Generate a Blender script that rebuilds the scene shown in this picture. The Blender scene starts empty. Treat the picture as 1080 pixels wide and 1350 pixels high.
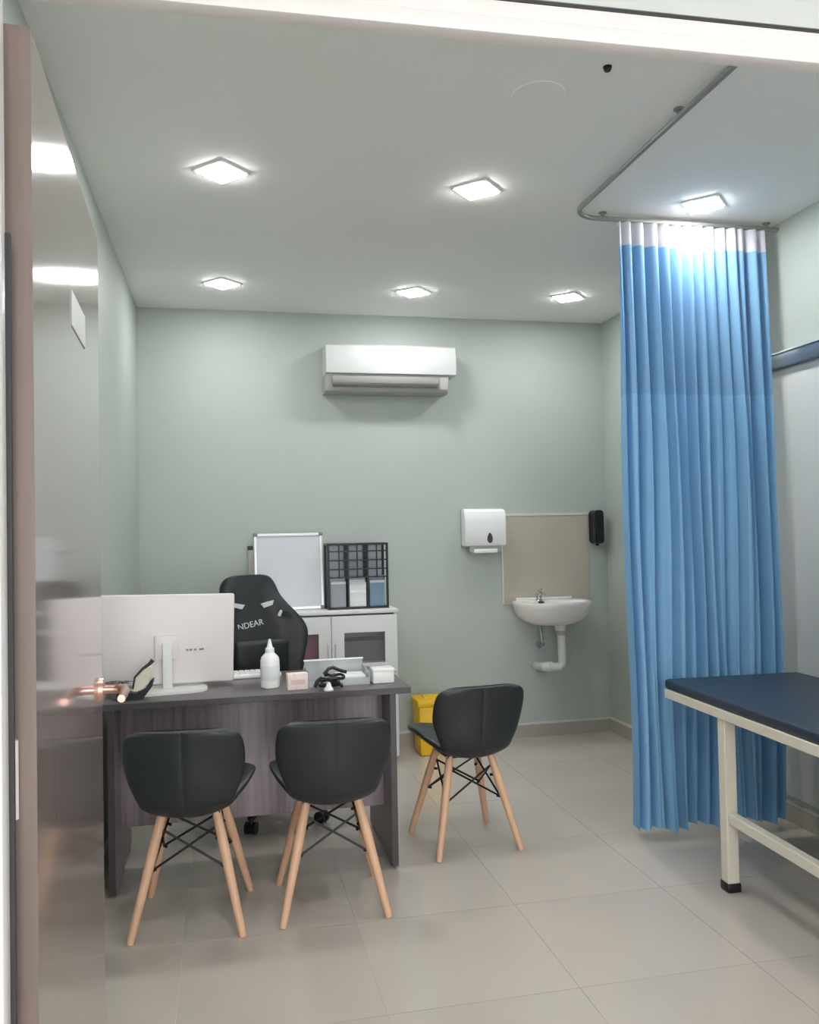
import bpy, bmesh, math, random
from mathutils import Vector, Matrix, Euler
random.seed(7)
S = bpy.context.scene
COL = S.collection
PI = math.pi

# ------------------------------------------------------------------ camera
F, CX, CY = 1120.0, 540.0, 675.0          # focal length and centre for a 1080x1350 frame
cam_d = bpy.data.cameras.new('camera'); cam = bpy.data.objects.new('camera', cam_d); COL.objects.link(cam)
cam_d.sensor_fit = 'HORIZONTAL'; cam_d.sensor_width = 36.0; cam_d.lens = F / 1080 * 36.0
cam_d.clip_start = 0.02; cam_d.clip_end = 60
vy = Vector((297 - CX, 707 - CY, F)).normalized()              # room depth axis in camera axes (x right, y down)
v2 = Vector((1297 - CX, 707 - 19.5 - CY, F))
vz = vy.cross(v2).normalized()
if vz.y > 0: vz = -vz
vx = vy.cross(vz)
if vx.x < 0: vx = -vx
right = Vector((vx.x, vy.x, vz.x)); down = Vector((vx.y, vy.y, vz.y)); fwd = Vector((vx.z, vy.z, vz.z))
cm = Matrix((right, -down, -fwd)).transposed().to_4x4()
cm.translation = Vector((0, 0, 1.40))
cam.matrix_world = cm
S.camera = cam

# ------------------------------------------------------------------ world, exposure, lamp strengths
w = bpy.data.worlds.new('world'); S.world = w; w.use_nodes = True
w.node_tree.nodes['Background'].inputs[0].default_value = (0.75, 0.8, 0.9, 1)
w.node_tree.nodes['Background'].inputs[1].default_value = 0.25
S.view_settings.view_transform = 'Standard'; S.view_settings.look = 'None'
S.view_settings.gamma = 1.0; S.view_settings.use_curve_mapping = False
S.view_settings.exposure = 0.21
LAMP = 98.0        # ceiling panels in the room
HALL_FILL = 14.0         # added ceiling panels in the unseen hall, lighting the room through the doorway

DAY_FILL = 170.0         # added daylight fill from a made-up entrance behind the camera (watts)
dl = bpy.data.lights.new('added_daylight', 'AREA'); dl.shape = 'RECTANGLE'; dl.size = 3.0; dl.size_y = 2.4
dl.energy = DAY_FILL; dl.color = (0.96, 0.98, 1.0)
dlo = bpy.data.objects.new('added_daylight', dl); COL.objects.link(dlo); dlo.location = (1.0, -6.16, 1.32); dlo.rotation_euler = (PI / 2, 0, 0)

H, D, XL, XR, YF = 2.84, 5.50, -0.52, 2.60, 1.15

# ------------------------------------------------------------------ materials
MATS = {}
def rgb(r, g, b):
    f = lambda c: (c / 255 / 12.92) if c / 255 <= 0.04045 else ((c / 255 + 0.055) / 1.055) ** 2.4
    return (f(r), f(g), f(b), 1)
def mat(name, col, rough=0.5, metal=0.0, var=0.04, scale=8.0, bump=0.0, stretch=None, spec=0.5, coat=0.0,
        emit=0.0, alpha=1.0, trans=0.0, col2=None, sheen=0.0, ior=1.5):
    if name in MATS: return MATS[name]
    m = bpy.data.materials.new(name); m.use_nodes = True; nt = m.node_tree; N = nt.nodes; L = nt.links
    p = N['Principled BSDF']
    p.inputs['Roughness'].default_value = rough; p.inputs['Metallic'].default_value = metal
    p.inputs['Specular IOR Level'].default_value = spec; p.inputs['IOR'].default_value = ior
    p.inputs['Coat Weight'].default_value = coat; p.inputs['Coat Roughness'].default_value = 0.08
    p.inputs['Sheen Weight'].default_value = sheen
    p.inputs['Transmission Weight'].default_value = trans; p.inputs['Alpha'].default_value = alpha
    tc = N.new('ShaderNodeTexCoord'); mp = N.new('ShaderNodeMapping'); nz = N.new('ShaderNodeTexNoise')
    if stretch: mp.inputs['Scale'].default_value = stretch
    nz.inputs['Scale'].default_value = scale; nz.inputs['Detail'].default_value = 4
    L.new(tc.outputs['Object'], mp.inputs['Vector']); L.new(mp.outputs['Vector'], nz.inputs['Vector'])
    rp = N.new('ShaderNodeValToRGB')
    a = [max(0, c * (1 - var)) for c in col[:3]] + [1]
    b = [min(1, c * (1 + var)) for c in (col2 or col)[:3]] + [1]
    rp.color_ramp.elements[0].position = 0.3; rp.color_ramp.elements[0].color = a
    rp.color_ramp.elements[1].position = 0.7; rp.color_ramp.elements[1].color = b
    L.new(nz.outputs['Fac'], rp.inputs['Fac']); L.new(rp.outputs['Color'], p.inputs['Base Color'])
    if bump:
        bp = N.new('ShaderNodeBump'); bp.inputs['Strength'].default_value = bump; bp.inputs['Distance'].default_value = 0.002
        L.new(nz.outputs['Fac'], bp.inputs['Height']); L.new(bp.outputs['Normal'], p.inputs['Normal'])
    if emit:
        p.inputs['Emission Color'].default_value = (0.985, 0.99, 1.0, 1); p.inputs['Emission Strength'].default_value = emit
    MATS[name] = m
    return m
M_wall = mat('green_wall_paint', rgb(179, 187, 180), 0.6, var=0.015, scale=3, bump=0.03)
M_hall = mat('hall_wall_paint', rgb(206, 208, 206), 0.6, var=0.01, scale=3)
M_ceil = mat('ceiling_paint', rgb(247, 247, 244), 0.75, var=0.01, scale=2)
M_grout = mat('floor_grout', rgb(214, 208, 200), 0.6, var=0.05, scale=20)
M_tile = mat('floor_tile_glaze', rgb(197, 188, 178), 0.16, var=0.035, scale=1.6)
M_skirt = mat('skirting_tile', rgb(172, 166, 155), 0.3, var=0.04, scale=6)
M_skirt_top = mat('skirting_top_edge', rgb(214, 212, 204), 0.4)
M_frame = mat('white_door_frame', rgb(236, 230, 230), 0.3, var=0.01)
M_gasket = mat('dark_gasket', rgb(60, 58, 62), 0.6)
M_door = mat('door_laminate', rgb(150, 133, 127), 0.12, var=0.10, scale=3, stretch=(14, 14, 0.7), col2=rgb(160, 144, 138), coat=0.7, spec=0.6)
M_door_edge = mat('door_edge_band', rgb(130, 113, 107), 0.45, var=0.08, scale=3, stretch=(20, 20, 1))
M_desk = mat('dark_wood_laminate', rgb(122, 110, 114), 0.32, var=0.14, scale=4, stretch=(12, 12, 0.8), col2=rgb(142, 128, 132))
M_desk_top = mat('dark_wood_top', rgb(92, 86, 87), 0.28, var=0.12, scale=4, stretch=(1, 14, 14), col2=rgb(106, 98, 99))
M_desk_edge = mat('dark_edge_band', rgb(66, 62, 65), 0.4, var=0.06)
M_leather = mat('black_leatherette', rgb(37, 41, 44), 0.42, var=0.06, scale=60, bump=0.12)
M_leather2 = mat('black_chair_cover', rgb(30, 33, 36), 0.5, var=0.08, scale=50, bump=0.12)
M_beech = mat('beech_wood', rgb(222, 178, 146), 0.45, var=0.06, scale=5, stretch=(10, 10, 1))
M_blackmetal = mat('black_metal', rgb(28, 28, 30), 0.4, metal=0.3)
M_blackplastic = mat('black_plastic', rgb(20, 22, 22), 0.35)
M_white = mat('white_plastic', rgb(240, 240, 238), 0.3, var=0.01)
M_offwhite = mat('offwhite_plastic', rgb(222, 222, 218), 0.4, var=0.01)
M_ac_low = mat('grey_louver_plastic', rgb(170, 168, 164), 0.45, var=0.01)
M_acwhite = mat('ac_white_plastic', rgb(204, 206, 204), 0.4, var=0.01)
M_slot = mat('dark_slot', rgb(60, 62, 60), 0.6)
M_ceramic = mat('white_ceramic', rgb(240, 237, 234), 0.12, var=0.01, coat=0.4)
M_chrome = mat('chrome', rgb(200, 200, 200), 0.15, metal=1.0, var=0.01)
M_copper = mat('rose_metal', rgb(214, 168, 156), 0.28, metal=0.85, var=0.02)
M_alu = mat('brushed_aluminium', rgb(216, 220, 218), 0.35, metal=0.4, var=0.02)
M_board = mat('board_sheet', rgb(206, 206, 214), 0.45, var=0.015)
M_beige = mat('beige_splash_tile', rgb(190, 180, 167), 0.25, var=0.03, scale=4)
M_cab = mat('white_cabinet_paint', rgb(226, 226, 224), 0.4, var=0.01)
M_glass = mat('cabinet_glass', rgb(150, 150, 152), 0.08, var=0.02, alpha=0.2)
M_yellow = mat('yellow_plastic', rgb(244, 196, 12), 0.4, var=0.03)
M_bedframe = mat('cream_powder_coat', rgb(226, 219, 203), 0.35, var=0.02)
M_vinyl = mat('navy_vinyl', rgb(42, 56, 72), 0.45, var=0.06, scale=40, bump=0.08)
M_rail = mat('grey_rail', rgb(150, 150, 146), 0.4, metal=0.3)
M_slide = mat('sliding_door_panel', rgb(204, 206, 203), 0.4, var=0.01)
M_slide_rail = mat('blue_grey_rail', rgb(122, 136, 152), 0.35, metal=0.4, var=0.02)
M_lamp = mat('lamp_diffuser', rgb(255, 255, 255), 0.5, emit=LAMP)
M_lamp_hall = mat('added_hall_lamp_diffuser', rgb(255, 255, 255), 0.5, emit=HALL_FILL)
M_pinkpaper = mat('pink_print_card', rgb(232, 214, 208), 0.6, var=0.05, scale=60, col2=rgb(240, 226, 220))
M_cream = mat('cream_paper', rgb(226, 220, 200), 0.6)
M_paper = mat('white_paper', rgb(225, 226, 228), 0.6, var=0.02)
M_bluepaper = mat('blue_paper', rgb(112, 138, 158), 0.5)
M_greypaper = mat('grey_paper', rgb(150, 155, 162), 0.5)
M_red = mat('maroon_box', rgb(168, 78, 98), 0.5, var=0.2, scale=20)
M_greybox = mat('grey_box', rgb(120, 118, 122), 0.5)
M_green = mat('dark_green_leaf', rgb(92, 104, 92), 0.5)
M_lettering = mat('white_lettering', rgb(214, 218, 220), 0.5)
M_screen = mat('monitor_back', rgb(226, 217, 216), 0.35, var=0.01)
M_dark_screen = mat('dark_screen', rgb(15, 16, 20), 0.2)
M_clear = mat('clear_plastic', rgb(205, 208, 210), 0.12, alpha=0.55)

def fabric_mat(name, c, c2, alpha=1.0, transl=0.35, mesh_scale=0):
    m = bpy.data.materials.new(name); m.use_nodes = True; nt = m.node_tree; N = nt.nodes; L = nt.links
    out = N['Material Output']; p = N['Principled BSDF']
    p.inputs['Roughness'].default_value = 0.75; p.inputs['Specular IOR Level'].default_value = 0.2
    tc = N.new('ShaderNodeTexCoord'); nz = N.new('ShaderNodeTexNoise'); nz.inputs['Scale'].default_value = 5
    rp = N.new('ShaderNodeValToRGB'); rp.color_ramp.elements[0].color = c; rp.color_ramp.elements[1].color = c2
    L.new(tc.outputs['Object'], nz.inputs['Vector']); L.new(nz.outputs['Fac'], rp.inputs['Fac'])
    L.new(rp.outputs['Color'], p.inputs['Base Color'])
    tr = N.new('ShaderNodeBsdfTranslucent'); L.new(rp.outputs['Color'], tr.inputs['Color'])
    mx = N.new('ShaderNodeMixShader'); mx.inputs[0].default_value = transl
    L.new(p.outputs[0], mx.inputs[1]); L.new(tr.outputs[0], mx.inputs[2])
    last = mx
    if alpha < 1:
        tp = N.new('ShaderNodeBsdfTransparent'); m2 = N.new('ShaderNodeMixShader'); m2.inputs[0].default_value = 1 - alpha
        L.new(mx.outputs[0], m2.inputs[1]); L.new(tp.outputs[0], m2.inputs[2]); last = m2
    L.new(last.outputs[0], out.inputs[0])
    return m
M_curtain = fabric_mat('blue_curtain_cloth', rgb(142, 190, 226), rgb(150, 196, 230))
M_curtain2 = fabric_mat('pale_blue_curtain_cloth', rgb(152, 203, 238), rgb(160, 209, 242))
M_net = fabric_mat('white_curtain_net', rgb(232, 232, 240), rgb(240, 240, 246), alpha=0.8)

# ------------------------------------------------------------------ mesh helpers
def BM(): return bmesh.new()
def box(bm, lo, hi, bev=0.0, seg=2, rot=None, piv=None):
    lo, hi = Vector(lo), Vector(hi); c = (lo + hi) / 2; s = hi - lo
    r = bmesh.ops.create_cube(bm, size=1.0)
    vs = r['verts']
    for v in vs: v.co = Vector((v.co.x * s.x, v.co.y * s.y, v.co.z * s.z)) + c
    if bev > 0:
        es = list({e for v in vs for e in v.link_edges})
        g = bmesh.ops.bevel(bm, geom=es, offset=bev, segments=seg, affect='EDGES', profile=0.5)
        vs = list({v for f in g['faces'] for v in f.verts} | {v for v in vs if v.is_valid})
    if rot:
        R = Euler(rot).to_matrix(); pv = Vector(piv) if piv else c
        for v in vs: v.co = R @ (v.co - pv) + pv
    return vs
def frame_to(d):
    d = d.normalized(); up = Vector((0, 0, 1)) if abs(d.z) < 0.95 else Vector((1, 0, 0))
    a = d.cross(up).normalized(); return a, a.cross(d).normalized()
def tube(bm, pts, r, n=10, cap=True):
    pts = [Vector(p) for p in pts]; rs = r if isinstance(r, (list, tuple)) else [r] * len(pts)
    rings = []; a0 = None
    for i, p in enumerate(pts):
        d = (pts[min(i + 1, len(pts) - 1)] - pts[max(i - 1, 0)]).normalized()
        if a0 is None: a, b = frame_to(d)
        else:
            a = (a0 - d * a0.dot(d)).normalized(); b = a.cross(d).normalized()
        a0 = a
        rings.append([bm.verts.new(p + (a * math.cos(2 * PI * k / n) + b * math.sin(2 * PI * k / n)) * rs[i]) for k in range(n)])
    for q in range(len(rings) - 1):
        for k in range(n):
            bm.faces.new((rings[q][k], rings[q][(k + 1) % n], rings[q + 1][(k + 1) % n], rings[q + 1][k]))
    if cap: bm.faces.new(rings[0][::-1]); bm.faces.new(rings[-1])
def lathe(bm, prof, c=(0, 0, 0), n=24, sx=1, sy=1):
    c = Vector(c); rings = []
    for r, z in prof:
        rings.append([bm.verts.new(c + Vector((r * sx * math.cos(2 * PI * k / n), r * sy * math.sin(2 * PI * k / n), z))) for k in range(n)])
    for q in range(len(rings) - 1):
        for k in range(n):
            bm.faces.new((rings[q][k], rings[q][(k + 1) % n], rings[q + 1][(k + 1) % n], rings[q + 1][k]))
    bm.faces.new(rings[0][::-1]); bm.faces.new(rings[-1])
def catmull(P, n):
    """resample a list of tuples smoothly"""
    out = []; m = len(P) - 1
    for i in range(n + 1):
        t = i / n * m; k = min(int(t), m - 1); f = t - k
        p0, p1, p2, p3 = P[max(k - 1, 0)], P[k], P[k + 1], P[min(k + 2, m)]
        out.append(tuple(0.5 * (2 * b + (c - a) * f + (2 * a - 5 * b + 4 * c - d) * f * f + (3 * b - a - 3 * c + d) * f ** 3)
                         for a, b, c, d in zip(p0, p1, p2, p3)))
    return out
def prism(bm, outline, y0, y1, axis='y'):
    def P(u, v, t): return {'y': (u, t, v), 'x': (t, u, v), 'z': (u, v, t)}[axis]
    a = [bm.verts.new(P(u, v, y0)) for u, v in outline]; b = [bm.verts.new(P(u, v, y1)) for u, v in outline]
    n = len(a); bm.faces.new(a); bm.faces.new(b[::-1])
    for k in range(n): bm.faces.new((a[k], b[k], b[(k + 1) % n], a[(k + 1) % n]))
def rrect(x0, z0, x1, z1, r, n=5):
    pts = []
    for cx, cz, a0 in ((x1 - r, z1 - r, 0), (x0 + r, z1 - r, 90), (x0 + r, z0 + r, 180), (x1 - r, z0 + r, 270)):
        for k in range(n + 1):
            a = math.radians(a0 + 90 * k / n); pts.append((cx + r * math.cos(a), cz + r * math.sin(a)))
    return pts
def shell(bm, rings, us, half_t, groove=0.0, endcap=(True, True), wrap=None):
    """thick cushion: rings = list of (point-function(u), v) ; both sides offset by half_t with rounded rims"""
    n, m = len(rings), len(us)
    P = [[Vector(rings[i](u)) for u in us] for i in range(n)]
    top, bot = [], []
    for i in range(n):
        rt, rb = [], []
        for j in range(m):
            du = P[i][min(j + 1, m - 1)] - P[i][max(j - 1, 0)]
            dv = P[min(i + 1, n - 1)][m // 2] - P[max(i - 1, 0)][m // 2]
            dv.x = 0.0
            nn = du.cross(dv)
            nn = nn.normalized() if nn.length > 1e-9 else Vector((0, 0, 1))
            h = half_t * math.sqrt(max(0.02, 1 - abs(us[j]) ** 8))
            if endcap[0]: h *= min(1, math.sqrt(max(0.04, 1 - (1 - min(1, i / 3)) ** 2)))
            if endcap[1]: h *= min(1, math.sqrt(max(0.04, 1 - (1 - min(1, (n - 1 - i) / 3)) ** 2)))
            g = groove * math.exp(-(us[j] / 0.03) ** 2)
            rt.append(bm.verts.new(P[i][j] + nn * (h - g))); rb.append(bm.verts.new(P[i][j] - nn * (h - g)))
        top.append(rt); bot.append(rb)
    for i in range(n - 1):
        for j in range(m - 1):
            bm.faces.new((top[i][j], top[i][j + 1], top[i + 1][j + 1], top[i + 1][j]))
            bm.faces.new((bot[i][j], bot[i + 1][j], bot[i + 1][j + 1], bot[i][j + 1]))
        bm.faces.new((top[i][0], top[i + 1][0], bot[i + 1][0], bot[i][0]))
        bm.faces.new((top[i][-1], bot[i][-1], bot[i + 1][-1], top[i + 1][-1]))
    for j in range(m - 1):
        bm.faces.new((top[0][j], bot[0][j], bot[0][j + 1], top[0][j + 1]))
        bm.faces.new((top[-1][j], top[-1][j + 1], bot[-1][j + 1], bot[-1][j]))
def obj(name, bm, m, parent=None, smooth=True, ang=35):
    bmesh.ops.recalc_face_normals(bm, faces=bm.faces[:])
    me = bpy.data.meshes.new(name)
    if smooth:
        a = math.radians(ang)
        for f in bm.faces: f.smooth = True
        for e in bm.edges:
            if len(e.link_faces) == 2 and e.calc_face_angle(0) > a: e.smooth = False
    bm.to_mesh(me); bm.free()
    for mm in (m if isinstance(m, (list, tuple)) else [m]): me.materials.append(mm)
    o = bpy.data.objects.new(name, me); COL.objects.link(o)
    if parent: o.parent = parent
    return o
def tag(o, label, cat, group=None, kind=None):
    o['label'] = label; o['category'] = cat
    if group: o['group'] = group
    if kind: o['kind'] = kind
    return o
def thing(name, label, cat, loc=(0, 0, 0), rz=0, group=None, kind=None):
    o = bpy.data.objects.new(name, None); COL.objects.link(o); o.empty_display_size = 0.05
    o.location = loc; o.rotation_euler = (0, 0, rz)
    return tag(o, label, cat, group, kind)
def dup(root, loc, rz, label):
    r = root.copy(); COL.objects.link(r); r.location = loc; r.rotation_euler = (0, 0, rz); r['label'] = label
    for ch in list(root.children):
        c = ch.copy(); COL.objects.link(c); c.parent = r
        for g in list(ch.children):
            d = g.copy(); COL.objects.link(d); d.parent = c
    return r
def struct(name, bm, m, label, cat, parent=None, smooth=False):
    o = obj(name, bm, m, parent, smooth); tag(o, label, cat, kind='structure'); return o

# ------------------------------------------------------------------ the setting
bm = BM(); box(bm, (XL - 0.3, -6.2, -0.06), (XR + 0.1, D + 0.1, -0.002))
floor = struct('floor', bm, M_grout, 'glossy pale beige tiled floor of the consulting room', 'floor')
def cuts(lo, hi, start, step=0.6):
    c = [lo]; k = start
    while k > lo: k -= step
    while k < hi:
        if k > lo + 1e-4: c.append(k)
        k += step
    return c + [hi]
xs, ys = cuts(XL, XR, -0.16), cuts(0.065, D, 3.665)
tile_mesh = {}
for i in range(len(xs) - 1):
    for j in range(len(ys) - 1):
        sx, sy = xs[i + 1] - xs[i] - 0.002, ys[j + 1] - ys[j] - 0.002
        key = (round(sx, 3), round(sy, 3))
        if key not in tile_mesh:
            bm = BM(); box(bm, (-sx / 2, -sy / 2, -0.002), (sx / 2, sy / 2, 0.0))
            t = obj('floor_tile', bm, M_tile, floor, False); tile_mesh[key] = t.data
        else:
            t = bpy.data.objects.new('floor_tile', tile_mesh[key]); COL.objects.link(t); t.parent = floor
        t.location = ((xs[i] + xs[i + 1]) / 2, (ys[j] + ys[j + 1]) / 2, 0)
bm = BM(); box(bm, (XL - 0.3, -6.2, H), (XR + 0.1, D + 0.1, H + 0.1))
struct('ceiling', bm, M_ceil, 'flat off-white ceiling with six square lights', 'ceiling')
bm = BM(); box(bm, (XL - 0.1, D, 0), (XR + 0.1, D + 0.1, H))
struct('wall_back', bm, M_wall, 'pale green back wall behind the desk and sink', 'wall')
bm = BM(); box(bm, (XL - 0.1, YF, 0), (XL, D, H))
struct('wall_left', bm, M_wall, 'pale green left wall seen beyond the open door', 'wall')
bm = BM(); box(bm, (XR, -6.2, 0), (XR + 0.1, D, H))
struct('wall_right', bm, M_wall, 'pale green right wall beside the curtain and couch', 'wall')

# front wall with the doorway we look through, turned a touch like in the photo
FR = Matrix.Rotation(math.radians(-1.4), 3, 'Z'); FP = Vector((-0.285, 1.15, 0))
def turn(bm):
    for v in bm.verts: v.co = FR @ (v.co - FP) + FP
    return bm
OX0, OX1, OZ = -0.267, 1.80, 2.09
WY0, WY1 = 1.125, 1.15
bm = BM()
box(bm, (-0.85, WY0, 0), (OX0 - 0.05, WY1, H)); box(bm, (OX1 + 0.05, WY0, 0), (2.63, WY1 , H)); box(bm, (OX0 - 0.05, WY0, OZ + 0.055), (OX1 + 0.05, WY1, H))
struct('wall_front', turn(bm), M_hall, 'white corridor wall above the doorway', 'wall')
bm = BM(); box(bm, (XL - 0.4, -6.2, 0), (XL - 0.3, 1.12, H)); struct('wall_corridor', bm, M_hall, 'white corridor side wall', 'wall')
bm = BM()
box(bm, (XL - 0.3, -6.3, 0), (-0.55, -6.2, H)); box(bm, (2.55, -6.3, 0), (XR + 0.1, -6.2, H)); box(bm, (-0.55, -6.3, 2.56), (2.55, -6.2, H)); box(bm, (-0.55, -6.3, 0), (2.55, -6.2, 0.08))
struct('wall_behind', bm, M_hall, 'white hall wall around the added glazed entrance, out of the picture', 'wall')
wn = thing('added_window_1', 'glazed hall entrance added out of view to carry the daylight fill', 'window', kind='structure')  # added glazing, unseen, a reason for the extra light from behind
for x in (-0.55, 0.45, 1.47, 2.50):
    bm = BM(); box(bm, (x, -6.29, 0.08), (x + 0.05, -6.22, 2.56), 0.003, 1); obj('mullion', bm, M_frame, wn)
for x in (-0.50, 0.50, 1.52):
    bm = BM(); box(bm, (x, -6.262, 0.08), (x + (0.95 if x < 0 else 0.97 if x < 1 else 0.98), -6.254, 2.56)); obj('pane', bm, M_glass, wn, False)
# door frame
root = thing('trim_1', 'white metal door frame around the doorway', 'door frame', (0, 0, 0), kind='structure')
bm = BM(); box(bm, (OX0 - 0.05, WY0 - 0.004, OZ), (OX1 + 0.05, WY1, OZ + 0.024), 0.002); obj('head_lower_bead', turn(bm), M_frame, root)
bm = BM(); box(bm, (OX0 - 0.05, WY0 + 0.002, OZ + 0.024), (OX1 + 0.05, WY1, OZ + 0.050), 0.002); obj('head_upper_bead', turn(bm), M_frame, root)
bm = BM(); box(bm, (OX0 - 0.05, WY0 + 0.002, OZ + 0.050), (OX1 + 0.05, WY1, OZ + 0.055)); obj('shadow_gap', turn(bm), M_gasket, root)
for x0, x1 in ((OX0 - 0.05, OX0), (OX1, OX1 + 0.05)):
    bm = BM(); box(bm, (x0, WY0 - 0.006, 0), (x1, WY1, OZ), 0.003); obj('jamb', turn(bm), M_frame, root)
bm = BM(); box(bm, (OX0 - 0.004, WY1 + 0.0005, 0.02), (OX0 + 0.005, WY1 + 0.008, 1.79)); obj('gasket', turn(bm), M_gasket, root)

# open door leaf (hinged at the left jamb, folded into the room)
hx, hy = -0.243, 1.188; ang = math.atan2(2.01 - 1.188, -0.274 + 0.243) - PI / 2
door = thing('door_1', 'brown laminate door standing open into the room on the left', 'door', (hx, hy, 0), ang, kind='structure')
LW, LT = 0.83, 0.033
bm = BM(); box(bm, (-LT + 0.0008, 0.0012, 0.006), (0, LW - 0.001, 2.08), 0.0012, 1); obj('door_leaf', bm, M_door, door)
for ya, yb in ((0, 0.0011), (LW - 0.0009, LW)):
    bm = BM(); box(bm, (-LT, ya, 0.006), (0, yb, 2.08)); obj('edge_band', bm, M_door_edge, door)
bm = BM(); box(bm, (0.0, 0.375, 1.772), (0.0018, 0.565, 1.836), 0.001, 1); obj('name_plate', bm, M_offwhite, door)['label'] = 'pale blank name plate'
hd = thing('door_handle', '', ''); del hd['label']; del hd['category']; hd.parent = door; hd.location = (0, LW - 0.06, 1.072); hd['label'] = 'rose metal lever handle'
bm = BM()
tube(bm, [(0, 0, 0), (0.009, 0, 0)], [0.027, 0.025], 20); obj('rosette', bm, M_copper, hd)
bm = BM(); tube(bm, [(0.007, 0, 0), (0.03, 0, 0), (0.044, -0.002, 0), (0.052, -0.012, 0), (0.055, -0.03, 0), (0.056, -0.075, 0), (0.055, -0.125, 0)],
               [0.010, 0.010, 0.0105, 0.0105, 0.010, 0.009, 0.008], 12)
obj('lever', bm, M_copper, hd)
for z in (0.25, 1.095):
    bm = BM()
    tube(bm, [(-0.026, -0.012, z - 0.05), (-0.026, -0.012, z + 0.05)], 0.0065, 12)
    box(bm, (-LT + 0.002, -0.0075, z - 0.05), (-0.024, -0.0005, z + 0.05))
    obj('hinge', bm, M_frame, door)

# sliding door and its rail on the right wall
root = thing('door_2', 'pale grey sliding door panel on the right wall under a metal rail', 'door', (0, 0, 0), kind='structure')
bm = BM(); box(bm, (XR - 0.022, 1.62, 0.13), (XR - 0.002, 3.66, 2.14), 0.002); obj('door_panel', bm, M_slide, root)
bm = BM(); box(bm, (XR - 0.026, 3.66, 0.13), (XR - 0.002, 3.685, 2.15)); obj('edge_strip', bm, M_gasket, root)
root = thing('trim_2', 'blue grey metal rail along the right wall above the sliding door', 'rail', (0, 0, 0), kind='structure')
bm = BM(); box(bm, (XR - 0.05, 1.45, 2.14), (XR, 3.69, 2.205), 0.004); obj('rail_cover', bm, M_slide_rail, root)
bm = BM(); box(bm, (XR - 0.055, 1.45, 2.205), (XR, 3.69, 2.213), 0.002); obj('rail_cap', bm, M_alu, root)
def skirting(name, lo, hi, top_lo, top_hi, label):
    r = thing(name, label, 'baseboard', kind='structure')
    bm = BM(); box(bm, lo, hi); obj('skirting_board', bm, M_skirt, r)
    bm = BM(); box(bm, top_lo, top_hi); obj('top_edge', bm, M_skirt_top, r)
skirting('baseboard_back', (XL, D - 0.012, 0), (XR, D, 0.085), (XL, D - 0.014, 0.085), (XR, D, 0.097), 'beige skirting along the back wall')
skirting('baseboard_right', (XR - 0.012, 1.3, 0), (XR, D - 0.015, 0.085), (XR - 0.014, 1.3, 0.085), (XR, D - 0.015, 0.097), 'beige skirting along the right wall')
skirting('baseboard_left', (XL, 1.3, 0), (XL + 0.012, D - 0.015, 0.085), (XL, 1.3, 0.085), (XL + 0.014, D - 0.015, 0.097), 'beige skirting along the left wall')

# ------------------------------------------------------------------ ceiling lights (square panels turned 45 degrees)
def make_light():
    t = thing('ceiling_light', '', 'ceiling light', (0, 0, H), PI / 4, 'square ceiling lights')
    s = 0.070
    bm = BM()
    ri = [[bm.verts.new((x * k, y * k, z)) for x, y in ((-1, -1), (1, -1), (1, 1), (-1, 1))] for k, z in ((s + .010, 0), (s + .009, -.006), (s, -.008), (s, 0))]
    for q in range(4):
        for k in range(4): bm.faces.new((ri[q][k], ri[q][(k + 1) % 4], ri[(q + 1) % 4][(k + 1) % 4], ri[(q + 1) % 4][k]))
    obj('light_frame', bm, M_white, t)
    bm = BM(); box(bm, (-s + .001, -s + .001, -0.0115), (s - .001, s - .001, -0.002), 0.003, 2); obj('diffuser', bm, M_lamp, t)
    return t
lt0 = make_light()
spots = [((0.005, 3.395), 'square ceiling light in the nearer row, leftmost, above the chairs and desk front'),
         ((1.055, 3.395), 'square ceiling light in the nearer row, middle one, left of the curtain track'),
         ((2.105, 3.385), 'square ceiling light right above the blue curtain, inside its track'),
         ((0.003, 4.91), 'square ceiling light in the farther row, leftmost, near the left wall'),
         ((1.120, 4.92), 'square ceiling light in the farther row, above the air conditioner'),
         ((2.090, 4.89), 'square ceiling light in the farther row, above the sink corner'),
         ((0.005, 1.88), 'square ceiling light just inside the doorway, out of the picture, left'),
         ((1.055, 1.88), 'square ceiling light just inside the doorway, out of the picture, middle'),
         ((2.105, 1.88), 'square ceiling light just inside the doorway, out of the picture, right')]
for k, ((x, y), lab) in enumerate(spots):
    if k == 0: lt0.location = (x, y, H); lt0['label'] = lab
    else: dup(lt0, (x, y, H), PI / 4 + 0.02 * (k % 3 - 1), lab)
hl = None
for k, (x, y) in enumerate(((0.1, -2.3), (1.8, -2.3), (0.1, -3.9), (1.8, -3.9), (0.1, -5.5), (1.8, -5.5))):
    lab = 'large square ceiling light added to the unseen hall as fill, %s row, %s side, out of the picture' % (('nearest', 'middle', 'farthest')[k // 2], ('left', 'right')[k % 2])
    if hl: dup(hl, (x, y, H), 0, lab); continue
    hl = thing('added_hall_light', lab, 'ceiling light', (x, y, H), 0, 'added hall ceiling lights')  # added lamps, unseen, to send more light into the room
    bm = BM(); box(bm, (-0.31, -0.31, -0.012), (0.31, 0.31, 0), 0.002); obj('light_frame', bm, M_white, hl)
    bm = BM(); box(bm, (-0.29, -0.29, -0.016), (0.29, 0.29, -0.012)); obj('diffuser', bm, M_lamp_hall, hl, False)
bm = BM(); lathe(bm, [(0.009, -0.014), (0.012, -0.009), (0.009, -0.004), (0.014, -0.003), (0.014, 0)], (1.185, 2.418, H), 16)
tag(obj('ceiling_sensor', bm, M_blackplastic), 'tiny black fitting on the ceiling just below the door head', 'sensor')
bm = BM(); lathe(bm, [(0.05, -0.004), (0.087, -0.003), (0.09, 0)], (1.033, 2.617, H), 28)
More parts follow.
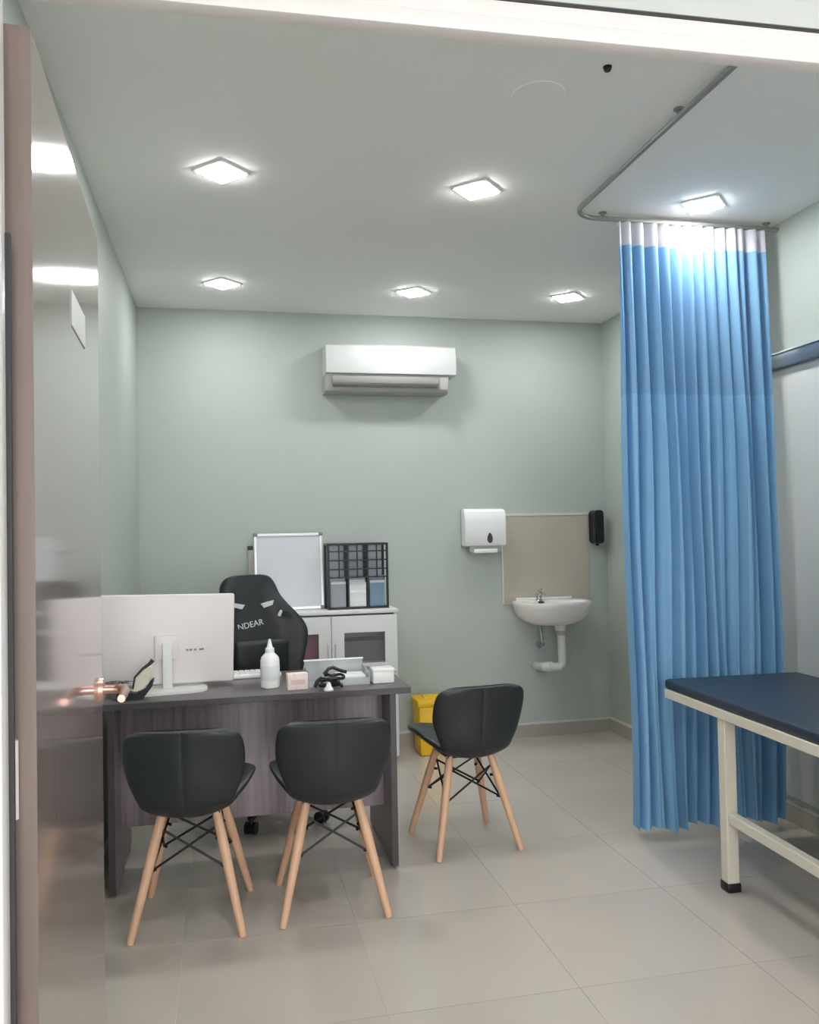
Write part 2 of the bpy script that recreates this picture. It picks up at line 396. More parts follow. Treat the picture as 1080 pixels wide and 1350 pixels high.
tag(obj('ceiling_cover', bm, M_ceil), 'flat round blank cover on the ceiling, same colour as the ceiling', 'cover')

# ------------------------------------------------------------------ curtain track and curtain
tr = thing('curtain_track', 'grey curtain track on the ceiling with one rounded corner', 'curtain rail', (0, 0, 0))
zt = 2.812; r = 0.12; x0, y0 = 1.545, 3.555
path = [(x0, 1.35, zt), (x0, y0 - r, zt)]
for k in range(1, 9):
    a = PI - k / 8 * PI / 2
    path.append((x0 + r + r * math.cos(a), y0 - r + r * math.sin(a), zt))
path += [(XR, y0, zt)]
bm = BM(); tube(bm, path, 0.011, 10); obj('rail', bm, M_rail, tr)
for x, y in ((x0, 1.7), (x0, 2.62), (1.70, y0), (2.54, y0)):
    bm = BM(); tube(bm, [(x, y, zt), (x, y, H)], 0.008, 10); lathe(bm, [(0.018, -0.004), (0.018, 0)], (x, y, H), 14); obj('ceiling_bracket', bm, M_rail, tr)
cu = thing('privacy_curtain', 'blue pleated hospital curtain with white net heading hanging from the track', 'curtain', (0, 0, 0))
rc = random.Random(3)
NF = 13
amps = [rc.uniform(0.55, 1.15) for _ in range(NF + 2)]; wid = [rc.uniform(0.7, 1.35) for _ in range(NF)]
tot = sum(wid); acc = [0]
for q in wid: acc.append(acc[-1] + q / tot)
def fold(s, z):
    for k in range(NF):
        if s <= acc[k + 1] + 1e-9:
            f = (s - acc[k]) / (acc[k + 1] - acc[k]); break
    A = amps[k] * (1 - f) + amps[k + 1] * f
    ph = f * 2 * PI
    d = (2.79 - z) / 2.74
    amp = (0.022 + 0.036 * min(1, d * 3)) * A
    return amp * (-math.cos(ph) + 0.28 * math.sin(2 * ph + k) * min(1, d * 2)), 0.010 * A * math.sin(ph + 0.6) + 0.012 * math.sin(3 * z + k) * d
def cloth(z_top, z_bot, rows, name, m, hem=None):
    bm = BM(); cols = 260; g = []
    for i in range(rows + 1):
        z = z_top + (z_bot - z_top) * i / rows; row = []
        d = (2.79 - z) / 2.74
        for j in range(cols + 1):
            s = j / cols; dy, dx = fold(s, z)
            xa = 1.764 + 0.010 * d; xb = 2.505 - 0.002 * d
            zz = z + (0.012 * math.sin(s * 19) if (i == rows and hem) else 0)
            row.append(bm.verts.new((xa + (xb - xa) * s + dx, y0 + dy - 0.01, zz)))
        g.append(row)
    for i in range(rows):
        for j in range(cols): bm.faces.new((g[i][j], g[i][j + 1], g[i + 1][j + 1], g[i + 1][j]))
    o = obj(name, bm, m, cu, True, 180)
    so = o.modifiers.new('thickness', 'SOLIDIFY'); so.thickness = 0.0014; so.offset = 0; so.use_rim = False
    return o
cloth(2.795, 2.690, 3, 'net_heading', M_net)
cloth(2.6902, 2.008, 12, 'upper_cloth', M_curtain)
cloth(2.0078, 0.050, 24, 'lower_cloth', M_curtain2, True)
for k in range(NF + 1):
    x = 1.772 + 0.735 * acc[k]
    bm = BM(); tube(bm, [(x, y0, 2.8005), (x, y0 + 0.002, 2.785)], 0.004, 6); obj('hook', bm, M_white, cu)

# ------------------------------------------------------------------ air conditioner
ac = thing('air_conditioner', 'white split air conditioner high on the green back wall', 'air conditioner', (0, D, 0))
X0, X1, Z0, Z1 = 0.630, 1.478, 2.30, 2.612
prof = [(0, Z1 - 0.002), (-0.17, Z1 - 0.004), (-0.195, Z1 - 0.02), (-0.21, Z1 - 0.09), (-0.212, Z1 - 0.15), (-0.205, Z1 - 0.195), (-0.18, Z1 - 0.2), (0, Z1 - 0.2)]
bm = BM(); prism(bm, prof, X0 + 0.004, X1, 'x'); obj('front_panel', bm, M_acwhite, ac)
prof = [(0, Z1 - 0.2), (-0.192, Z1 - 0.2), (-0.172, Z0 + 0.045), (-0.155, Z0 + 0.01), (-0.13, Z0), (0, Z0 + 0.004)]
bm = BM(); prism(bm, prof, X0, X1 - 0.045, 'x'); obj('lower_casing', bm, M_ac_low, ac)
bm = BM(); box(bm, (X0 + 0.05, -0.177, Z0 + 0.034), (X1 - 0.12, -0.165, Z0 + 0.046)); obj('air_slot', bm, M_slot, ac)
bm = BM(); box(bm, (X0 + 0.045, -0.192, Z0 + 0.056), (X1 - 0.115, -0.184, Z0 + 0.100), 0.003, rot=(math.radians(16), 0, 0)); obj('louver', bm, M_ac_low, ac)
bm = BM(); box(bm, (X1 - 0.105, -0.190, Z0 + 0.02), (X1 - 0.05, -0.182, Z0 + 0.105), 0.003); obj('display_cover', bm, M_ac_low, ac)

# ------------------------------------------------------------------ wash corner
sp = thing('backsplash', 'beige tile splash panel on the wall above the sink', 'splash panel', (0, D, 0))
bm = BM(); box(bm, (1.835, -0.010, 0.90), (2.455, 0, 1.500)); obj('tile_panel', bm, M_beige, sp)
bm = BM(); box(bm, (1.825, -0.013, 1.500), (2.462, 0, 1.516)); box(bm, (1.825, -0.013, 0.90), (1.835, 0, 1.5)); obj('edge_trim', bm, M_skirt_top, sp)
td = thing('towel_dispenser', 'white paper towel dispenser on the wall left of the beige splash panel', 'dispenser', (0, D, 0))
x0_, x1_ = 1.545, 1.838
bm = BM(); box(bm, (x0_, -0.015, 1.29), (x1_ - 0.012, 0, 1.55)); obj('back_plate', bm, M_ac_low, td)
prof = [(-0.013, 1.553), (-0.085, 1.545), (-0.105, 1.52), (-0.112, 1.45), (-0.112, 1.315), (-0.105, 1.302), (-0.013, 1.302)]
bm = BM(); prism(bm, prof, x0_, x1_ - 0.01, 'x'); bmesh.ops.bevel(bm, geom=bm.edges[:], offset=0.006, segments=2, affect='EDGES'); obj('cover', bm, M_white, td)
bm = BM(); prism(bm, rrect(x0_ + 0.03, 1.262, x1_ - 0.04, 1.305, 0.018), -0.10, -0.02); obj('outlet', bm, M_ac_low, td)
bm = BM(); box(bm, (x0_ + 0.06, -0.103, 1.255), (x1_ - 0.07, -0.06, 1.285), 0.006); obj('paper_towel', bm, M_white, td)
bm = BM(); xc = (x0_ + x1_) / 2 + 0.022
out = [(xc + 0.018 * math.sin(a) * (1 - 0.25 * math.cos(a)), 1.355 + 0.034 * math.cos(a)) for a in [2 * PI * k / 20 for k in range(20)]]
prism(bm, out, -0.1145, -0.110); obj('sight_window', bm, M_slot, td)
sd = thing('soap_dispenser', 'black wall soap dispenser right of the beige splash panel', 'dispenser', (0, D, 0))
bm = BM(); prism(bm, rrect(2.468, 1.30, 2.534, 1.53, 0.026), -0.10, 0); bmesh.ops.bevel(bm, geom=[e for e in bm.edges if e.calc_face_angle(0) > 1], offset=0.012, segments=3, affect='EDGES'); obj('housing', bm, M_blackplastic, sd)
bm = BM(); box(bm, (2.477, -0.112, 1.31), (2.525, -0.098, 1.37), 0.006); obj('push_lever', bm, M_blackmetal, sd)
bm = BM(); tube(bm, [(2.501, -0.06, 1.302), (2.501, -0.06, 1.285)], [0.012, 0.008], 12); obj('nozzle', bm, M_blackplastic, sd)

sk = thing('wash_basin', 'small white oval wall basin with tap and white waste pipe', 'sink', (2.112, D - 0.0135, -0.018))
def oval(z, sx, front, n=40):
    pts = []
    for k in range(n):
        a = 2 * PI * k / n; x = sx * math.cos(a); y = math.sin(a)
        x = sx * math.copysign(abs(math.cos(a)) ** 0.75, math.cos(a))
        y = -0.17 + (0.17 if y > 0 else front - 0.17) * math.copysign(abs(y) ** (0.45 if y > 0 else 0.85), y)
        pts.append((x, min(y, 0), z))
    return pts
bm = BM()
levels = [(0.790, 0.085, 0.24), (0.800, 0.15, 0.285), (0.830, 0.205, 0.335), (0.870, 0.236, 0.368), (0.915, 0.25, 0.388), (0.940, 0.256, 0.395), (0.948, 0.252, 0.392)]
rings = []
for z, sx, fr in levels: rings.append([bm.verts.new(p) for p in oval(z, sx, fr)])
def inner(z, sc, n=40):
    return [bm.verts.new((0.252 * sc * math.copysign(abs(math.cos(a)) ** 0.85, math.cos(a)), -0.21 + (0.165 if math.sin(a) < 0 else 0.10) * sc * math.sin(a), z)) for a in [2 * PI * k / 40 for k in range(40)]]
for z, sc in ((0.948, 0.88), (0.925, 0.84), (0.88, 0.72), (0.85, 0.4), (0.848, 0.12)): rings.append(inner(z, sc))
for q in range(len(rings) - 1):
    for k in range(40): bm.faces.new((rings[q][k], rings[q][(k + 1) % 40], rings[q + 1][(k + 1) % 40], rings[q + 1][k]))
bm.faces.new(rings[0][::-1]); bm.faces.new(rings[-1])
obj('bowl', bm, M_ceramic, sk, True, 50)
bm = BM(); box(bm, (-0.20, -0.03, 0.945), (0.20, 0, 0.962), 0.006); obj('upstand', bm, M_ceramic, sk)
tp = thing('tap', '', ''); del tp['label']; del tp['category']; tp.parent = sk; tp.location = (-0.06, -0.085, 0.946); tp['label'] = 'chrome tap'
bm = BM(); lathe(bm, [(0.026, 0), (0.022, 0.006), (0.017, 0.012), (0.016, 0.05), (0.012, 0.056)], (0, 0, 0), 16)
tube(bm, [(0, 0, 0.035), (0, -0.05, 0.052), (0, -0.09, 0.048), (0, -0.10, 0.03)], [0.012, 0.011, 0.01, 0.009], 12); obj('spout', bm, M_chrome, tp)
bm = BM(); tube(bm, [(0, 0, 0.05), (0, -0.005, 0.066), (0, -0.045, 0.078)], [0.011, 0.009, 0.006], 10); obj('tap_lever', bm, M_chrome, tp)
bm = BM(); lathe(bm, [(0.02, 0), (0.02, 0.010), (0.012, 0.014)], (-0.115, -0.27, 0.945), 14); obj('overflow_plug', bm, M_slot, sk)
bm = BM(); tube(bm, [(0.04, -0.2, 0.795), (0.04, -0.2, 0.755)], [0.040, 0.034], 20); obj('waste_collar', bm, M_offwhite, sk)
bm = BM(); tube(bm, [(0.04, -0.2, 0.755), (0.04, -0.2, 0.725)], 0.036, 20); obj('waste_nut', bm, M_ac_low, sk)
bm = BM(); tube(bm, [(0.045, -0.2, 0.725), (0.048, -0.2, 0.62), (0.048, -0.2, 0.56), (0.045, -0.2, 0.535), (0.03, -0.2, 0.52), (-0.005, -0.198, 0.517), (-0.035, -0.19, 0.522)], 0.027, 18); obj('waste_pipe', bm, M_offwhite, sk)
bm = BM(); tube(bm, [(-0.025, -0.197, 0.520), (-0.055, -0.17, 0.516), (-0.06, -0.1, 0.508), (-0.06, 0, 0.50)], [0.033, 0.033, 0.026, 0.026], 18); obj('pipe_elbow', bm, M_offwhite, sk)
bm = BM(); tube(bm, [(-0.055, -0.09, 0.80), (-0.06, -0.11, 0.74), (-0.045, -0.09, 0.68), (-0.04, -0.05, 0.65)], 0.011, 10); obj('supply_hose', bm, M_chrome, sk)
bm = BM(); tube(bm, [(-0.04, 0, 0.645), (-0.04, -0.06, 0.645)], [0.022, 0.014], 12); tube(bm, [(-0.065, -0.06, 0.63), (-0.02, -0.06, 0.655)], 0.012, 10); obj('angle_valve', bm, M_chrome, sk)

# ------------------------------------------------------------------ yellow bin
yb = thing('waste_bin', 'yellow plastic bin on the floor behind the chair by the back wall', 'bin', (1.265, 5.30, 0))
bm = BM(); v = box(bm, (-0.10, -0.10, 0), (0.10, 0.10, 0.31), 0.015)
for q in bm.verts: k = 0.88 + 0.12 * q.co.z / 0.31; q.co.x *= k; q.co.y *= k
obj('bin_body', bm, M_yellow, yb)
bm = BM(); box(bm, (-0.108, -0.108, 0.305), (0.108, 0.108, 0.350), 0.014); obj('lid', bm, M_yellow, yb)
bm = BM(); box(bm, (-0.05, -0.05, 0.345), (0.05, 0.05, 0.362), 0.006); obj('flap', bm, M_yellow, yb)

# ------------------------------------------------------------------ desk
dk = thing('office_desk', 'dark wood laminate desk with panel front behind the two chairs', 'desk', (0, 0, 0))
bm = BM(); box(bm, (-0.485, 3.50, 0.727), (0.752, 4.10, 0.755), 0.003); obj('desktop', bm, [M_desk_top], dk)
bm = BM(); box(bm, (-0.485, 3.496, 0.728), (0.752, 3.502, 0.754), 0.001, 1); obj('edge_band', bm, M_desk_edge, dk)
for x in (-0.460, 0.664):
    bm = BM(); box(bm, (x, 3.515, 0.012), (x + 0.025, 4.08, 0.727), 0.0015, 1); o = obj('side_panel', bm, M_desk, dk)
    bm = BM(); box(bm, (x, 3.511, 0.012), (x + 0.025, 3.515, 0.727)); obj('edge_band', bm, M_desk_edge, o)
    for y in (3.56, 4.03):
        bm = BM(); lathe(bm, [(0.010, 0), (0.011, 0.01), (0.006, 0.014)], (x + 0.0125, y, 0), 10); obj('levelling_foot', bm, M_blackplastic, o)
bm = BM(); box(bm, (-0.435, 3.70, 0.21), (0.664, 3.718, 0.727), 0.001, 1); obj('modesty_panel', bm, M_desk, dk)

# ------------------------------------------------------------------ visitor chairs
US = [-1, -.985, -.95, -.88, -.75, -.6, -.45, -.3, -.15, -.06, -.03, 0, .03, .06, .15, .3, .45, .6, .75, .88, .95, .985, 1]
#         y      z     half width, side curl up (z), side curl forward (y)
prof_ch = [(0.235, .462, .115, .010, 0), (0.225, .466, .150, .020, 0), (0.195, .464, .190, .032, 0), (0.12, .452, .220, .055, 0), (0.03, .440, .224, .075, 0),
           (-0.06, .430, .204, .070, .005), (-0.13, .428, .176, .050, .012), (-0.178, .440, .163, .030, .022), (-0.205, .475, .168, .012, .036),
           (-0.222, .53, .186, .0, .045), (-0.232, .59, .204, 0, .050), (-0.240, .645, .208, 0, .038), (-0.246, .685, .205, 0, .026), (-0.250, .708, .198, 0, .019), (-0.252, .722, .186, 0, .015), (-0.253, .730, .169, 0, .013), (-0.254, .734, .145, 0, .011), (-0.254, .736, .11, 0, .009)]
R_ch = catmull(prof_ch, 75)
def chair_rings(a, b):
    return [(lambda u, q=R_ch[i]: (q[2] * u, q[0] + q[4] * u * u, q[1] + q[3] * u * u)) for i in range(a, b + 1)]
def make_chair():
    t = thing('visitor_chair', '', 'chair', (0, 0, 0), 0, 'black visitor chairs')
    bm = BM(); shell(bm, chair_rings(0, 35), US, 0.020, 0.0025, (True, False)); obj('seat', bm, M_leather, t, True, 60)
    bm = BM(); shell(bm, chair_rings(35, 75), US, 0.020, 0.0025, (False, True)); obj('backrest', bm, M_leather, t, True, 60)
    tops = {}
    for sx in (-1, 1):
        for sy in (-1, 1):
            a = Vector((sx * 0.095, sy * 0.085 - 0.005, 0.412)); b = Vector((sx * 0.192, sy * 0.195 + 0.003, 0.0)); tops[(sx, sy)] = (a, b)
            bm = BM(); tube(bm, [a, a.lerp(b, 0.3), a.lerp(b, .97), b], [0.0165, 0.0185, 0.0135, 0.012], 14); lg = obj('leg', bm, M_beech, t)
            for f in (0.24, 0.46):
                bm = BM(); p = a.lerp(b, f); tube(bm, [p + Vector((-sx * 0.014, -sy * 0.014, 0)), p + Vector((-sx * 0.024, -sy * 0.024, 0))], 0.006, 8)
                obj('leg_screw', bm, M_blackmetal, lg)
    def on(k, f): a, b = tops[k]; p = a.lerp(b, f); return p + Vector((-k[0] * .013, -k[1] * .013, 0))
    for k1, k2 in (((-1, -1), (1, -1)), ((1, -1), (1, 1)), ((1, 1), (-1, 1)), ((-1, 1), (-1, -1))):
        for f1, f2 in ((0.14, 0.46), (0.46, 0.14)):
            bm = BM(); tube(bm, [on(k1, f1), on(k2, f2)], 0.0045, 8); obj('stretcher_rod', bm, M_blackmetal, t)
    bm = BM()
    for sx in (-1, 1): box(bm, (sx * 0.095 - 0.014, -0.105, 0.404), (sx * 0.095 + 0.014, 0.10, 0.420), 0.002)
    for y in (-0.09, 0.08): box(bm, (-0.095, y - 0.012, 0.404), (0.095, y + 0.012, 0.416), 0.002)
    obj('seat_bracket', bm, M_blackmetal, t)
    return t
ch = make_chair()
ch.location = (-0.131, 3.275, 0); ch.rotation_euler = (0, 0, math.radians(-5.5))
ch['label'] = 'black padded chair with beech legs at the left of the desk, below the monitor'
dup(ch, (0.378, 3.28, 0), math.radians(-1.5), 'black padded chair with beech legs at the right of the desk, below the spray bottle')
dup(ch, (1.040, 3.748, 0), math.radians(5.5), 'black padded chair with beech legs standing away from the desk, before the yellow bin')

# ------------------------------------------------------------------ doctor's racing style chair
gc = thing('gaming_chair', 'black racing style office chair with white lettering behind the desk', 'chair', (0.200, 4.42, 0), math.radians(20))
# local: front faces -Y, back at +Y
prof_g = [(.13, .50, .19), (.135, .58, .215), (.145, .66, .225), (.16, .75, .245), (.178, .83, .272), (.192, .89, .280), (.205, .94, .262), (.217, .99, .222),
          (.229, 1.04, .186), (.24, 1.09, .165), (.25, 1.13, .156), (.257, 1.16, .138), (.262, 1.178, .112), (.264, 1.188, .07)]
R_g = catmull(prof_g, 52)
def g_rings():
    return [(lambda u, q=q: (q[2] * u, q[0] - 0.085 * (max(0, abs(u) - 0.45) / 0.55) ** 1.6 * max(0.25, min(1, (q[2] - 0.10) / 0.12)) * max(0, min(1, (1.14 - q[1]) / 0.1)), q[1])) for q in R_g]
bm = BM(); shell(bm, g_rings(), US, 0.038, 0.0); bk = obj('backrest', bm, M_leather2, gc, True, 60)
for s in (-1, 1):      # solid pale patches standing in for the brightness through the two belt slots
    bm = BM()
    pts = [(s * 0.045, 1.036), (s * 0.118, 1.052), (s * 0.120, 1.030), (s * 0.062, 1.014)]
    if s < 0: pts = pts[::-1]
    prism(bm, pts, 0.178, 0.205); obj('belt_slot_patch', bm, M_lettering, bk)['label'] = 'solid pale patch standing in for a see-through belt slot'
    bm = BM(); box(bm, (s * 0.145 - 0.008, 0.150, 0.965), (s * 0.145 + 0.008, 0.185, 1.0), 0.004, rot=(0, s * 0.4, 0)); obj('side_badge', bm, M_lettering, bk)
cv = bpy.data.curves.new('lettering', 'FONT'); cv.body = 'NDEAR'; cv.size = 0.044; cv.extrude = 0.002; cv.align_x = 'CENTER'
to = bpy.data.objects.new('lettering', cv); COL.objects.link(to)
dg = bpy.context.evaluated_depsgraph_get(); me = bpy.data.meshes.new_from_object(to.evaluated_get(dg)); bpy.data.objects.remove(to)
me.materials.append(M_lettering); lo = bpy.data.objects.new('lettering', me); COL.objects.link(lo); lo.parent = bk
lo.location = (-0.02, 0.160, 0.918); lo.rotation_euler = (math.radians(82), math.radians(-9), 0); lo['label'] = 'white raised lettering'
bm = BM(); box(bm, (-0.15, 0.045, 0.60), (0.15, 0.125, 0.86), 0.03, 3); obj('lumbar_cushion', bm, M_leather2, gc)
bm = BM(); box(bm, (-0.25, -0.30, 0.40), (0.25, 0.14, 0.50), 0.035, 3); obj('seat', bm, M_leather2, gc)
for s in (-1, 1):
    bm = BM(); box(bm, (s * 0.235 - 0.045, -0.28, 0.44), (s * 0.235 + 0.045, 0.10, 0.535), 0.03, 3); obj('seat_bolster', bm, M_leather2, gc)
    bm = BM(); box(bm, (s * 0.30 - 0.02, -0.02, 0.42), (s * 0.30 + 0.02, 0.05, 0.66), 0.006); box(bm, (s * 0.30 - 0.04, -0.15, 0.66), (s * 0.30 + 0.04, 0.11, 0.69), 0.01)
    box(bm, (min(s * 0.30, s * .2), 0, 0.395), (max(s * 0.30, s * .2), 0.04, 0.42)); obj('armrest', bm, M_blackplastic, gc)
    bm = BM(); box(bm, (s * 0.20 - 0.012, 0.10, 0.40), (s * 0.20 + 0.012, 0.18, 0.62), 0.004); obj('recliner_bracket', bm, M_blackmetal, gc)
bm = BM(); lathe(bm, [(0.03, 0.10), (0.03, 0.28), (0.022, 0.285), (0.022, 0.40)], (0, -0.06, 0), 18); obj('gas_column', bm, M_blackmetal, gc)
bm = BM(); box(bm, (-0.10, -0.2, 0.375), (0.10, 0.08, 0.402), 0.004); obj('tilt_plate', bm, M_blackmetal, gc)
bm = BM(); lathe(bm, [(0.045, 0.07), (0.05, 0.08), (0.05, 0.115), (0.035, 0.125)], (0, -0.06, 0), 18); obj('base_hub', bm, M_blackplastic, gc)
for k in range(5):
    a = 2 * PI * k / 5 + math.radians(-90 + 36 - 8); d = Vector((math.cos(a), math.sin(a), 0)); c0 = Vector((0, -0.06, 0))
    bm = BM(); tube(bm, [c0 + d * 0.03 + Vector((0, 0, .095)), c0 + d * 0.18 + Vector((0, 0, .09)), c0 + d * 0.30 + Vector((0, 0, .076))], [0.026, 0.022, 0.017], 12); lg = obj('base_leg', bm, M_blackplastic, gc)
    bm = BM(); p = c0 + d * 0.295; n = Vector((-d.y, d.x, 0))
    for s in (-1, 1): tube(bm, [p + n * s * 0.008 + Vector((0, 0, 0.029)), p + n * s * 0.026 + Vector((0, 0, 0.029))], 0.0288, 18)
    tube(bm, [p + Vector((0, 0, 0.03)), p + Vector((0, 0, 0.075))], 0.008, 10); obj('caster', bm, M_blackplastic, lg)

# ------------------------------------------------------------------ cabinet, board, rack behind the desk
cb = thing('storage_cabinet', 'white cabinet with small glass windows in its doors against the back wall', 'cabinet', (0, 0, 0))
CX0, CX1, CY0, CY1, CZ = 0.21, 1.02, 5.10, D - 0.016, 0.915
bm = BM(); box(bm, (CX0, CY0 + 0.02, 0.04), (CX0 + 0.018, CY1, CZ)); box(bm, (CX1 - 0.018, CY0 + 0.02, 0.04), (CX1, CY1, CZ)); box(bm, (CX0, CY1 - 0.01, 0.04), (CX1, CY1, CZ))
box(bm, (CX0 + 0.018, CY0 + 0.02, 0.04), (CX1 - 0.018, CY1 - 0.01, 0.06)); box(bm, (CX0 + 0.018, CY0 + 0.03, 0.600), (CX1 - 0.018, CY1 - 0.01, 0.615)); box(bm, (CX0 + .03, CY0 + .05, 0), (CX1 - .03, CY1 - .02, .04))
obj('carcass', bm, M_cab, cb, False)
bm = BM(); box(bm, (CX0 - 0.008, CY0, CZ), (CX1 + 0.008, CY1, CZ + 0.022), 0.003); obj('cabinet_top', bm, M_cab, cb)
for dx0, dx1, lab in ((CX0 + 0.003, 0.613, 0), (0.617, CX1 - 0.003, 1)):
    wx0, wx1 = (dx0 + 0.075, dx1 - 0.075); wz0, wz1 = 0.617, 0.803
    bm = BM()
    for lo, hi in (((dx0, .62 - .06), (wx0, .905)), ((wx1, .62 - .06), (dx1, .905)), ((wx0, wz1), (wx1, .905)), ((wx0, .56), (wx1, wz0))):
        box(bm, (lo[0], CY0, lo[1]), (hi[0], CY0 + 0.018, hi[1]))
    dr = obj('glazed_door', bm, M_cab, cb, False)
    bm = BM(); box(bm, (wx0, CY0 + 0.007, wz0), (wx1, CY0 + 0.011, wz1)); obj('glass_pane', bm, M_glass, dr, False)
    bm = BM(); xk = dx1 - 0.02 if lab == 0 else dx0 + 0.02
    tube(bm, [(xk, CY0 - 0.012, 0.66), (xk, CY0 - 0.012, 0.74)], 0.004, 8)
    for zz in (0.665, 0.735): tube(bm, [(xk, CY0 - 0.012, zz), (xk, CY0 + 0.001, zz)], 0.003, 8)
    obj('door_pull', bm, M_alu, dr)
    bm = BM(); box(bm, (dx0, CY0, 0.05), (dx1, CY0 + 0.018, 0.552)); d2 = obj('lower_door', bm, M_cab, cb, False)
    bm = BM(); tube(bm, [(xk, CY0 - 0.012, 0.44), (xk, CY0 - 0.012, 0.52)], 0.004, 8); tube(bm, [(xk, CY0 - 0.012, .45), (xk, CY0 + .001, .45)], .003, 8); tube(bm, [(xk, CY0 - 0.012, .51), (xk, CY0 + .001, .51)], .003, 8); obj('door_pull', bm, M_alu, d2)
bm = BM(); box(bm, (0.30, 5.17, 0.6155), (0.575, 5.38, 0.83), 0.003); tag(obj('storage_box', bm, M_red), 'maroon box behind the left cabinet window', 'box')
bm = BM(); box(bm, (0.69, 5.2, 0.6155), (0.955, 5.4, 0.74), 0.003); tag(obj('storage_box', bm, M_greybox), 'grey box behind the right cabinet window', 'box')

fb = thing('flip_board', 'grey white board with silver frame leaning on the cabinet top', 'board', (0.385, 5.30, CZ + 0.0225))
fb.rotation_euler = (math.radians(-8), 0, 0)
W2, HB = 0.212, 0.478
bm = BM(); box(bm, (-W2 + .012, -0.004, 0.012), (W2 - .012, 0.006, HB - .012)); obj('board_sheet', bm, M_board, fb, False)
bm = BM()
for lo, hi in (((-W2, 0), (W2, .018)), ((-W2, HB - .018), (W2, HB)), ((-W2, .018), (-W2 + .018, HB - .018)), ((W2 - .018, .018), (W2, HB - .018))): box(bm, (lo[0], -0.010, lo[1]), (hi[0], 0.008, hi[1]), 0.002, 1)
obj('board_frame', bm, M_alu, fb)
for sx in (-1, 1):
    for z in (0.0, HB - 0.02):
        bm = BM(); box(bm, (sx * (W2 - .010) - .013, -0.013, z - (0.0 if z == 0 else -.002)), (sx * (W2 - .010) + .013, 0.010, z + .022), 0.004); obj('corner_cap', bm, M_greybox, fb)
sb = thing('narrow_board', 'slim grey framed board standing behind the left edge of the white board', 'board', (0.215, 5.40, CZ + 0.0225)); sb.rotation_euler = (math.radians(-6), 0, 0)
bm = BM(); box(bm, (-0.075, -0.006, 0), (0.10, 0.006, 0.39), 0.002); obj('board_sheet', bm, M_ac_low, sb)
bm = BM(); box(bm, (-0.08, -0.010, 0.375), (-0.045, 0.010, 0.40), 0.004); obj('corner_cap', bm, M_slot, sb)

rk = thing('wire_rack', 'black wire document rack with papers on the cabinet beside the white board', 'rack', (0.795, 5.24, CZ + 0.0225), math.radians(2))
RW, RH = 0.184, 0.405
bm = BM()
for y in (-0.05, 0.07):
    for x in (-RW, RW): box(bm, (x - .007, y - .006, 0), (x + .007, y + .006, RH), 0.001, 1)
    for z in (0.006, RH - 0.007): box(bm, (-RW, y - .006, z - .006), (RW, y + .006, z + .007), 0.001, 1)
for x in (-RW, RW):
    for z in (0.006, RH - 0.007): box(bm, (x - .006, -0.05, z - .006), (x + .006, 0.07, z + .006), 0.001, 1)
obj('rack_frame', bm, M_blackmetal, rk)
for x in (-0.061, 0.061):
    bm = BM(); box(bm, (x - .006, -0.05, 0.01), (x + .006, 0.07, RH - 0.01), 0.001, 1); obj('divider', bm, M_blackmetal, rk)
for z in (0.355, 0.30, 0.245, 0.195):
    bm = BM(); box(bm, (-RW, -0.056, z - .004), (RW, -0.048, z + .004)); obj('wire_bar', bm, M_blackmetal, rk)
for x in (-0.118, -0.005, 0.118):
    bm = BM(); box(bm, (x - .004, -0.056, 0.19), (x + .004, -0.048, RH - .01)); obj('wire_bar', bm, M_blackmetal, rk)
bm = BM(); box(bm, (-RW, 0.072, 0.01), (RW, 0.076, RH - .01)); obj('back_mesh', bm, M_greypaper, rk)
pp = [((-0.170, -0.073), 0.185, M_greypaper, 'grey leaflet stack in the left pocket of the wire rack'), ((-0.054, 0.054), 0.178, M_paper, 'white papers in the middle pocket of the wire rack'), ((0.073, 0.170), 0.188, M_bluepaper, 'blue leaflet stack in the right pocket of the wire rack')]
for (a, b), h, m, lab in pp:
    t = thing('leaflet_stack', lab, 'papers', (0.795, 5.24, CZ + 0.0225 + 0.014), math.radians(2), 'papers in the wire rack')
    for k in range(4):
        bm = BM(); box(bm, (a + .004 * (k % 2), -0.042 + k * 0.014, 0), (b - .004 * ((k + 1) % 2), -0.034 + k * 0.014, h - 0.045 + 0.015 * k), 0.001, 1); obj('leaflet', bm, [m, M_paper, m, M_greypaper][k] if k else m, t)
bm = BM(); box(bm, (-0.05, -0.0465, 0.085), (0.05, -0.0435, 0.10)); o = obj('paper_band', bm, M_white); o.parent = [q for q in COL.objects if q.name.startswith('leaflet_stack')][1]

# ------------------------------------------------------------------ on the desk
ZD = 0.7552
mo = thing('monitor', 'white computer monitor seen from behind on the desk', 'monitor', (-0.245, 3.725, ZD), math.radians(9))
bm = BM(); prism(bm, rrect(-0.16, -0.10, 0.16, 0.10, 0.07, 8), 0.0, 0.010, 'z'); obj('base_plate', bm, M_offwhite, mo)
bm = BM(); box(bm, (-0.02, 0.0, 0.009), (0.02, 0.018, 0.20), 0.004); obj('stand_column', bm, M_offwhite, mo)
TL = (0, math.radians(1.6), 0)
bm = BM(); box(bm, (-0.285, 0.030, 0.022), (0.285, 0.062, 0.402), 0.008, 3, rot=TL, piv=(0, 0, 0.2)); hs = obj('housing', bm, M_screen, mo)
bm = BM(); box(bm, (-0.275, 0.0615, 0.04), (0.275, 0.0635, 0.392), rot=TL, piv=(0, 0, 0.2)); obj('screen', bm, M_dark_screen, hs)
bm = BM(); box(bm, (-0.05, 0.014, 0.13), (0.05, 0.032, 0.23), 0.004); obj('mount_plate', bm, M_screen, hs)
for x in (0.085, 0.10, 0.118, 0.140, 0.150):
    bm = BM(); box(bm, (x - 0.005, 0.028, 0.158), (x + 0.005, 0.031, 0.166)); obj('port', bm, M_greybox, hs)
